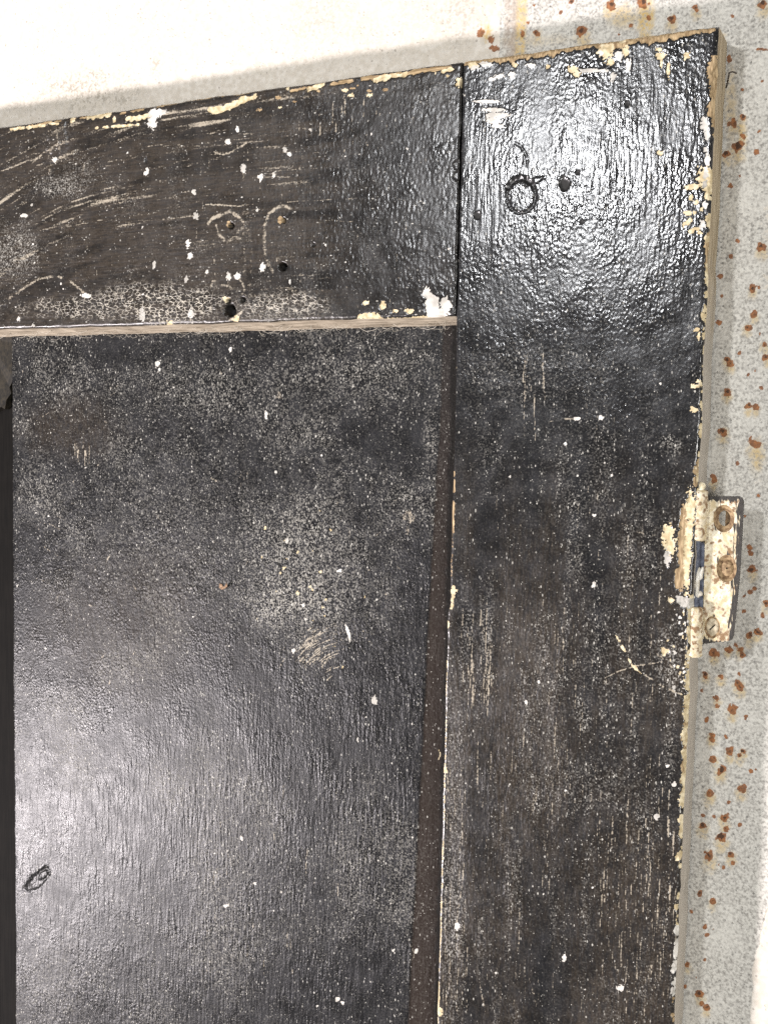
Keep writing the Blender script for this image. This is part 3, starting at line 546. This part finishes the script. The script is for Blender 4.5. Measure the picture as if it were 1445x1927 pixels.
bundle(pn, 130, 170, 820, 860, 10, 15, 40, .7, 2); bundle(pn, 420, 470, 860, 900, 8, 15, 40, .4, 1.8); bundle(pn, 640, 700, 930, 1000, 10, 20, 60, .3, 1.6)
bundle(pn, 380, 640, 1420, 1850, 60, 10, 45, .45, 1.8); bundle(pn, 30, 780, 660, 1300, 60, 5, 18, .55, 1.8, 0, .8); bundle(pn, 40, 250, 900, 1150, 26, 10, 30, .4, 1.6, .4, .2, horiz=True)
for a in ((770, 972, 11, 13, .55), (767, 998, 4, 10, .4), (525, 745, 8, 8, .45), (755, 940, 18, 12, .2), (735, 1130, 10, 20, .2)): pn.blob(*a[:4], 'scr', a[4], rough=.5)
for a in ((500, 780, 3, 8), (297, 685, 5, 7), (300, 695, 4, 4), (704, 1318, 6, 8), (673, 1392, 3, 4), (433, 658, 3, 5), (520, 888, 3, 3), (540, 1018, 4, 4), (570, 1140, 4, 4), (640, 1075, 4, 4), (426, 1705, 4, 3), (480, 1663, 4, 3), (530, 1680, 3, 3), (455, 1578, 3, 5), (635, 1880, 4, 5), (645, 1888, 4, 3), (553, 1225, 4, 4), (575, 1165, 3, 3), (783, 1790, 3, 5), (740, 1790, 3, 4)): pn.blob(*a, 'white', .85, rough=.45)
for k in range(150):
    x = random.uniform(30, 780); y = random.uniform(650, 1900) if k % 3 else random.uniform(650, 1250); r = random.uniform(.9, 2.1)
    pn.blob(x, y, r, r*1.15, 'white', random.uniform(.4, .8), rough=.5)
for k in range(25):
    a = random.gauss(560, 55); b = random.gauss(1080, 70); pn.blob(a, b, random.uniform(1.5, 4), random.uniform(1.5, 3.5), 'chip', random.uniform(.5, .85), rough=.6)
pn.stroke([(640, 1885), (660, 1893), (700, 1915)], 10, 'scr', .35, gap=.3); pn.stroke([(768, 1770), (780, 1795), (775, 1810)], 3, 'scr', .6); pn.stroke([(825, 1412), (828, 1420), (824, 1432)], 3, 'chip', .8)
# gouge in the lower left
pn.stroke([(48, 1672), (62, 1662), (78, 1645), (90, 1638)], 22, 'h', 1, taper=False); 
pn.blob(70, 1656, 30, 11, 'h', 1, -.72, .3, .3, h=-.0007); pn.blob(80, 1648, 11, 6, 'h', 1, -.72, .2, .3, h=.0006)
pn.stroke([(70, 1646), (76, 1641), (86, 1636), (93, 1643), (90, 1650)], 4, 'dark', .6, gap=.35, rough=.7, taper=False); pn.stroke([(44, 1670), (56, 1668), (64, 1662)], 6, 'dark', .7, gap=.3, rough=.9); pn.ch.pop('h', None)
edge_relief(pn, 'L', .0012, .0009)
warp(pn, L=rag(.0005, .012, 33))
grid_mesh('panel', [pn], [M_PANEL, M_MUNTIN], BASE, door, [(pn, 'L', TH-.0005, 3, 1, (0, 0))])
# upright bar left of the open groove
mu = Surf(span(-.345, -.307, .004), span(-DOOR_H, -RAIL-.0012, .004), .0005)
mu.h += .0003*(fbm(mu.U, mu.V, .02, 2, seed=5)-.5)
grid_mesh('muntin', [mu], [M_RAIL, M_MUNTIN], BASE, door, [(mu, 'R', TH-.001, 4, 1, (.0004, 0)), (mu, 'L', REC+.001, 2, 1, (0, 0))])
# broken stump of raw wood left in the top of the groove
sb = bmesh.new(); sp_ = [(-30, 632), (47, 636), (41, 650), (42, 662), (33, 676), (32, 690), (22, 705), (24, 716), (18, 728), (21, 740), (12, 752), (9, 770), (2, 765), (-30, 790)]
f = [sb.verts.new(LBx(x, y, REC+.0015+.0006*((i*7) % 3))) for i, (x, y) in enumerate(sp_)]; g = [sb.verts.new(v.co+Vector((0, .006, 0))) for v in f]
sb.faces.new(f); sb.faces.new(g[::-1])
for i in range(len(f)): sb.faces.new([f[i], g[i], g[(i+1) % len(f)], f[(i+1) % len(f)]])
bmesh.ops.recalc_face_normals(sb, faces=sb.faces); bm_obj('wood_stump', sb, M_STUMP, door)
# the rest of the door, beyond the frame
p2 = Surf(span(-.625, -.340, .02), span(-.83, -RAIL+.004, .03), REC+.0005); grid_mesh('panel', [p2], [M_PANEL], BASE, door)
p3 = Surf(span(PU0-.008, PU1, .02), span(-.83, -.53, .03), REC+.0004); grid_mesh('panel_foot', [p3], [M_PANEL], BASE, door)
r2 = Surf(span(-.62, -.345, .01), span(-RAIL+.0016, 0, .01), -.0002); grid_mesh('top_rail', [r2], [M_RAIL, M_UNDER], BASE, door, [(r2, 'B', REC+.0006, 2, 1, (0, -.0036)), (r2, 'T', TH, 2, 1, (0, 0))])
s2 = Surf(span(-.725, -.62, .01), span(-DOOR_H, 0, .02), 0.); grid_mesh('stile', [s2], [M_STILE, M_SIDE], BASE, door, [(s2, 'L', TH, 2, 1, (0, 0)), (s2, 'R', TH, 2, 1, (0, 0)), (s2, 'T', TH, 2, 1, (0, 0))])
b2 = Surf(span(-.62, .0006, .02), span(-DOOR_H, -.80, .01), .0008); grid_mesh('bottom_rail', [b2], [M_RAIL, M_DARKEDGE], BASE, door, [(b2, 'T', REC+.0008, 2, 1, (0, 0))])
bk = bmesh.new(); bmesh.ops.create_cube(bk, size=1)
for v in bk.verts: v.co = Vector((v.co.x*.80-.32-BASE[0]+.0105, v.co.y*.0012+TH-.001-BASE[1], v.co.z*(DOOR_H-.01)-DOOR_H/2-BASE[2]-.002))
bm_obj('back_board', bk, M_DARKEDGE, door)

# ---- hinge ----------------------------------------------------------------
def hinge_paint(name, rustk=1.):
    t = NT(name); n1 = t.noise(7, 3); n2 = t.noise(2.2, 4); n3 = t.noise(.7, 3); g = t.noise(1.0, 3, (1, 1, .15))
    c = t.mix(t.step(n2, .35, .65), (.52, .42, .25), (.82, .76, .60))
    c = t.mix(t.ma('MULTIPLY', t.step(t.ma('ADD', n2, t.ma('MULTIPLY', n1, .6)), .79, .96), .8*rustk), c, (.22, .13, .06))
    sp = t.attr('dark'); bl = t.step(t.ma('ADD', sp, t.ma('MULTIPLY', t.ma('SUBTRACT', g, .5), 2.4)), .42, .62)
    c = t.mix(bl, c, t.mix(n3, (.010, .009, .008), (.045, .038, .03)))
    t.ln(c, t.b.inputs['Base Color']); t.b.inputs['Roughness'].default_value = .6
    t.ln(t.bump(t.ma('ADD', n2, t.ma('MULTIPLY', n3, .3)), .0005), t.b.inputs['Normal']); return t.m
M_HINGE = hinge_paint('cream_painted_iron', 1.25)
def plain(name, a, b, mm=1.5, rough=.6, bump=.0002, metal=0.):
    t = NT(name); n = t.noise(mm, 4); t.ln(t.mix(t.step(n, .35, .65), a, b), t.b.inputs['Base Color'])
    t.b.inputs['Roughness'].default_value = rough; t.b.inputs['Metallic'].default_value = metal
    t.ln(t.bump(n, bump), t.b.inputs['Normal']); return t.m
M_BLUE = plain('blue_grey_paint', (.05, .058, .088), (.115, .13, .17), 2.2)
M_RUSTY = plain('rusty_screw_recess', (.13, .075, .035), (.34, .24, .13), 1.4, .8)
M_SCREW = plain('paint_filled_screw', (.33, .27, .18), (.58, .50, .36), 1.4, .6)
LY = .0050                                        # leaf front plane, a little behind the door's face
hinge = bpy.data.objects.new('hinge', None); COL.objects.link(hinge); hinge.parent = door; hinge['label'] = 'cream painted butt hinge with chipped black rim'
def LB(px, py, y): u, v = loc(px, py, y); return Vector((u-BASE[0], y-BASE[1], v-BASE[2]))
cor = [(1328, 934), (1391, 934), (1396, 937), (1399, 944), (1396, 1010), (1391, 1090), (1384, 1160), (1380, 1197), (1377, 1204), (1368, 1207), (1322, 1212)]
outer = [loc(*p, LY) for p in cor]
holes = [((1362, 976), 20, 26), ((1367, 1070), 19, 26), ((1340, 1181), 15, 21)]
def hpts(c, rx, ry, k): return [(c[0]+rx*k*math.cos(a), c[1]+ry*k*math.sin(a)) for a in np.linspace(0, 2*math.pi, 24, endpoint=False)]
def resample(poly, d=.0011):
    out = []
    for a, b in zip(poly, poly[1:]+poly[:1]):
        n = max(1, int(math.dist(a, b)/d)); out += [(a[0]+(b[0]-a[0])*i/n, a[1]+(b[1]-a[1])*i/n) for i in range(n)]
    return out
oc = resample(outer)
pts = [Vector(p) for p in oc]; loops = [list(range(len(oc)))]
for c, rx, ry in holes:
    h = [loc(*p, LY) for p in hpts(c, rx, ry, 1)]; loops.append(list(range(len(pts), len(pts)+len(h)))); pts += [Vector(p) for p in h]
hc = [(np.array(loc(*c, LY)), loc(c[0]+rx, c[1], LY)[0]-loc(*c, LY)[0], abs(loc(c[0], c[1]+ry, LY)[1]-loc(*c, LY)[1])) for c, rx, ry in holes]
us = [p[0] for p in outer]; vs = [p[1] for p in outer]
def inside(p, poly):
    r = False
    for a, b in zip(poly, poly[1:]+poly[:1]):
        if (a[1] > p[1]) != (b[1] > p[1]) and p[0] < (b[0]-a[0])*(p[1]-a[1])/(b[1]-a[1])+a[0]: r = not r
    return r
nb = len(pts)
for u in np.arange(min(us), max(us), .0008):
    for v in np.arange(min(vs), max(vs), .0008):
        if inside((u, v), outer) and all(((u-c[0])/a)**2+((v-c[1])/b)**2 > 1.15 for c, a, b in hc) and min(math.dist((u, v), q) for q in oc) > .0005: pts.append(Vector((u, v)))
V2, E2, F2, *_ = delaunay_2d_cdt(pts, [(l[i], l[(i+1) % len(l)]) for l in loops for i in range(len(l))], [], 0, 1e-6)
bm = bmesh.new()
dist_rt = lambda u, v: None
vv = [bm.verts.new((p[0]-BASE[0], LY-BASE[1], p[1]-BASE[2])) for p in V2]
rim = [loc(*p, LY) for p in cor[:9]]
for f in F2:
    cx_ = sum(V2[i][0] for i in f)/3; cz_ = sum(V2[i][1] for i in f)/3
    if not inside((cx_, cz_), outer) or any(((cx_-c[0])/a)**2+((cz_-c[1])/b)**2 < .98 for c, a, b in hc): continue
    bm.faces.new([vv[i] for i in f])
bm.normal_update()
for f in bm.faces:
    if f.normal.y > 0: f.normal_flip()
be = [e for e in bm.edges if e.is_boundary]
T_LEAF = .0017
ex = bmesh.ops.extrude_edge_only(bm, edges=be)
nv = [g for g in ex['geom'] if isinstance(g, bmesh.types.BMVert)]
for v in nv:
    v.co.y += T_LEAF
    w_ = np.array((v.co.x+BASE[0], v.co.z+BASE[2]))
    for c, a, b in hc:
        if ((w_[0]-c[0])/a)**2+((w_[1]-c[1])/b)**2 < 1.1:          # countersink: the hole narrows toward the back
            v.co.x = c[0]+(w_[0]-c[0])*.56-BASE[0]; v.co.z = c[1]+(w_[1]-c[1])*.56-BASE[2]
bmesh.ops.recalc_face_normals(bm, faces=bm.faces)
leaf = bm_obj('leaf', bm, [M_HINGE, M_RUSTY], hinge)
me = leaf.data; at = me.attributes.new('dark', 'FLOAT', 'POINT'); vals = []
co = np.array([v.co for v in me.vertices])+np.array(BASE)
for p in co:
    dr = max(0, np.interp(p[2], sorted([loc(1399, 944, LY)[1], loc(1380, 1200, LY)[1]]), [loc(1380, 1200, LY)[0], loc(1399, 944, LY)[0]])-p[0])
    dt = max(0, loc(1360, 934, LY)[1]-p[2]); db = max(0, p[2]-loc(1350, 1210, LY)[1])
    x = max(1.1-dr/.0033, 1.1-dt/.0032, 1.-db/.0018, .0)
    for c, a, b in hc:
        q = math.hypot((p[0]-c[0])/a, (p[2]-c[1])/b); x = max(x, .5-abs(q-1.06)*2.5)
    vals.append(x)
at.data.foreach_set('value', np.array(vals, np.float32))
for f in me.polygons:
    c = np.array(f.center)+np.array(BASE)
    if any(((c[0]-a[0][0])/a[1])**2+((c[2]-a[0][1])/a[2])**2 < .99 for a in hc): f.material_index = 1
# screws left in the two lower holes
def screw(k, rk, depth, mat, slot):
    c, a, b = hc[k]; bm = bmesh.new(); n = 22
    R = (1.0, .92, .45, 0)
    rings = []
    for q, yy in ((1, .0004), (.86, -.00012), (.5, -.00028)):
        rings.append([bm.verts.new((c[0]+a*rk*q*math.cos(t)-BASE[0], LY+depth+yy-BASE[1], c[1]+b*rk*q*math.sin(t)-BASE[2])) for t in np.linspace(0, 2*math.pi, n, endpoint=False)])
    for r1, r2 in zip(rings, rings[1:]):
        for i in range(n): bm.faces.new([r1[i], r1[(i+1) % n], r2[(i+1) % n], r2[i]])
    bm.faces.new(rings[-1]); bmesh.ops.recalc_face_normals(bm, faces=bm.faces)
    for f in bm.faces:
        pass
    o = bm_obj('screw', bm, mat, hinge, True)
    bs = bmesh.new(); bmesh.ops.create_cube(bs, size=1)
    for v in bs.verts:
        x, z = v.co.x*a*rk*slot[1], v.co.z*b*rk*slot[2]; ca, sa = math.cos(slot[0]), math.sin(slot[0])
        v.co = Vector((c[0]+x*ca-z*sa-BASE[0], LY+depth-.00022+v.co.y*.0004-BASE[1], c[1]+x*sa+z*ca-BASE[2]))
    bm_obj('slot', bs, M_DARKEDGE, o)
screw(1, .60, .0010, M_RUSTY, (.5, .25, .2)); screw(2, .80, .0004, M_SCREW, (-.7, .16, .85))
# plug of wall plaster seen through the top hole is the wall itself; rusty half-moon behind it
c, a, b = hc[0]; bm = bmesh.new()
q = [bm.verts.new((c[0]+a*.75*math.cos(t)+a*.28-BASE[0], LY+T_LEAF+.0012-BASE[1], c[1]+b*.8*math.sin(t)-BASE[2])) for t in np.linspace(-1.9, 1.9, 14)]
q2 = [bm.verts.new((v.co.x, v.co.y+.003, v.co.z)) for v in q]
bm.faces.new(q[::-1]); 
for i in range(13): bm.faces.new([q[i], q[i+1], q2[i+1], q2[i]])
bmesh.ops.recalc_face_normals(bm, faces=bm.faces); bm_obj('rust_crust', bm, M_RUSTY, hinge)
# knuckles on the door's edge, with the gap between them
def knuckle(p_top, p_bot, r, y, mat, name='knuckle'):
    a = LB(*p_top, y); b = LB(*p_bot, y); bm = bmesh.new(); n = 20; rings = []
    ax = (b-a).normalized(); e1 = Vector((1, 0, 0)); e1 = (e1-ax*e1.dot(ax)).normalized(); e2 = ax.cross(e1)
    L_ = (b-a).length; m = 26
    for i in range(m+1):
        t = i/m; rr_ = r*(1-.18*max(0, abs(t-.5)*2-.93)/.07)*(1+.03*math.sin(i*2.1))
        rings.append([bm.verts.new(a+ax*L_*t+e1*rr_*math.cos(q)+e2*rr_*math.sin(q)*.92) for q in np.linspace(0, 2*math.pi, n, endpoint=False)])
    for r1, r2 in zip(rings, rings[1:]):
        for i in range(n): bm.faces.new([r1[i], r1[(i+1) % n], r2[(i+1) % n], r2[i]])
    bm.faces.new(rings[0][::-1]); bm.faces.new(rings[-1]); bmesh.ops.recalc_face_normals(bm, faces=bm.faces)
    return bm_obj(name, bm, mat, hinge, True)
KY = .0036
knuckle((1316, 922), (1312, 1017), .0034, KY, M_HINGE); knuckle((1308, 1142), (1306, 1236), .0031, KY, M_HINGE)
knuckle((1311, 1010), (1307, 1150), .0014, KY+.0005, M_BLUE, 'hinge_pin')
bm = bmesh.new()                                   # blue painted leaf let into the door edge, seen in the gap
A = [LB(1294, 1021, KY+.0012), LB(1327, 1021, KY+.0016), LB(1322, 1146, KY+.0016), LB(1289, 1146, KY+.0012)]
f = [bm.verts.new(p) for p in A]; g = [bm.verts.new(p+Vector((0, .0016, 0))) for p in A]
bm.faces.new(f[::-1]); bm.faces.new(g)
for i in range(4): bm.faces.new([f[i], f[(i+1) % 4], g[(i+1) % 4], g[i]])
bmesh.ops.recalc_face_normals(bm, faces=bm.faces); bm_obj('fixed_leaf', bm, M_BLUE, hinge)
def lump(name, px, py, rx, ry, y, th, mat, parent, seed):
    bm = bmesh.new(); bmesh.ops.create_icosphere(bm, subdivisions=3, radius=1); c = LB(px, py, y); k = .00021; R_ = random.Random(seed)
    ph = [R_.uniform(0, 6) for _ in range(4)]
    for v in bm.verts:
        a = math.atan2(v.co.z, v.co.x); q = 1+.22*math.sin(2*a+ph[0])+.15*math.sin(3*a+ph[1])+.1*math.sin(5*a+ph[2])
        v.co = c+Vector((v.co.x*rx*k*q, v.co.y*th, v.co.z*ry*k*q))
    return bm_obj(name, bm, mat, parent, True)
M_WHITE = plain('white_paint_drip', (.52, .48, .40), (.76, .73, .66), 2, .45)
M_FILL = plain('cream_paint_lump', (.55, .46, .28), (.80, .73, .55), 2, .6)
for i, a in enumerate(((1312, 1095, 6, 22), (1318, 1080, 5, 14), (1298, 1106, 8, 9), (1300, 1122, 7, 8), (1314, 1118, 6, 8))): lump('paint_drip', *a, KY-.0002, .0012, M_WHITE, hinge, i)
for i, a in enumerate(((1318, 922, 10, 12), (1304, 930, 8, 8))): lump('paint_drip', *a, KY-.001, .0014, M_FILL, hinge, 20+i)

# ---- small loose things ---------------------------------------------------
bm = bmesh.new(); n = 9
def fl(px, py, h): u, v = loc(px, py, REC-h); return (u, REC-h, v)
L1 = [(413, 1098, .0004), (412, 1106, .0002), (417, 1110, .0006), (423, 1108, .001), (428, 1104, .0018)]
L2 = [(418, 1100, .0007), (419, 1104, .0005), (422, 1104, .0012), (427, 1096, .0016), (424, 1089, .0022)]
a = [bm.verts.new(fl(*p)) for p in L1]; b = [bm.verts.new(fl(*p)) for p in L2]
for i in range(4): bm.faces.new([a[i], a[i+1], b[i+1], b[i]])
r_ = bmesh.ops.solidify(bm, geom=bm.faces[:], thickness=.00025)
M_FLAKE = plain('tan_flake', (.44, .28, .17), (.62, .45, .30), 1.2, .6)
o = bm_obj('paint_flake', bm, M_FLAKE, None, True); o['label'] = 'small curled tan flake stuck to the middle of the black panel'; o['category'] = 'flake'

def thread(name, pts, rad, mat, parent=None, cyc=5):
    bm = bmesh.new(); prev = None
    P = [Vector(p) for p in pts]
    for i, p in enumerate(P):
        d = (P[min(i+1, len(P)-1)]-P[max(i-1, 0)]).normalized(); e1 = d.cross(Vector((0, 1, .01))).normalized(); e2 = d.cross(e1)
        rg = [bm.verts.new(p+(e1*math.cos(t)+e2*math.sin(t))*rad) for t in np.linspace(0, 2*math.pi, cyc, endpoint=False)]
        if prev:
            for k in range(cyc): bm.faces.new([prev[k], prev[(k+1) % cyc], rg[(k+1) % cyc], rg[k]])
        else: bm.faces.new(rg[::-1])
        prev = rg
    bm.faces.new(prev)
    bmesh.ops.recalc_face_normals(bm, faces=bm.faces)
    return bm, name, mat, parent
def wp(px, py, y): u, v = loc(px, py, y); return (u, y, v)
M_WIRE = plain('dark_wire', (.02, .015, .012), (.05, .035, .025), 1, .6)
bm, *_ = thread('bent_nail', [Vector(wp(1366, 165, .012))-Vector(BASE), Vector(wp(1370, 148, .010))-Vector(BASE), Vector(wp(1372, 136, .008))-Vector(BASE), Vector(wp(1378, 134, .008))-Vector(BASE), Vector(wp(1386, 137, .009))-Vector(BASE)], .00032, None, cyc=7)
bm_obj('bent_nail', bm, M_WIRE, door, True)
# cobweb fluff clinging to the underside of the rail
cb = bmesh.new(); rg = random.Random(5)
for k in range(150):
    x = rg.uniform(0, 840); y0 = 628-.026*x*.75+rg.uniform(-8, 4); dep = rg.uniform(.0025, .010)
    n_ = rg.randint(4, 7); L_ = rg.uniform(6, 34); ang = rg.choice((rg.gauss(0, .3), rg.gauss(3.14, .3), rg.gauss(1.57, .5))); P = []
    for i in range(n_):
        t = i/(n_-1); P.append(Vector(wp(x+L_*t*math.cos(ang), y0+abs(L_*t*math.sin(ang))*.5+rg.gauss(0, 1.2)+5*math.sin(t*3.1), dep+.0008*rg.random())))
    t_, *_ = thread('x', P, rg.uniform(.00004, .00010), None, cyc=3); me_ = bpy.data.meshes.new('tmp'); t_.to_mesh(me_); t_.free(); cb.from_mesh(me_); bpy.data.meshes.remove(me_)
M_WEB = plain('grey_cobweb', (.36, .32, .26), (.50, .46, .39), 1, .9)
o = bm_obj('cobweb', cb, M_WEB); o['kind'] = 'stuff'; o['label'] = 'dusty grey cobweb threads along the underside of the rail'; o['category'] = 'cobweb'
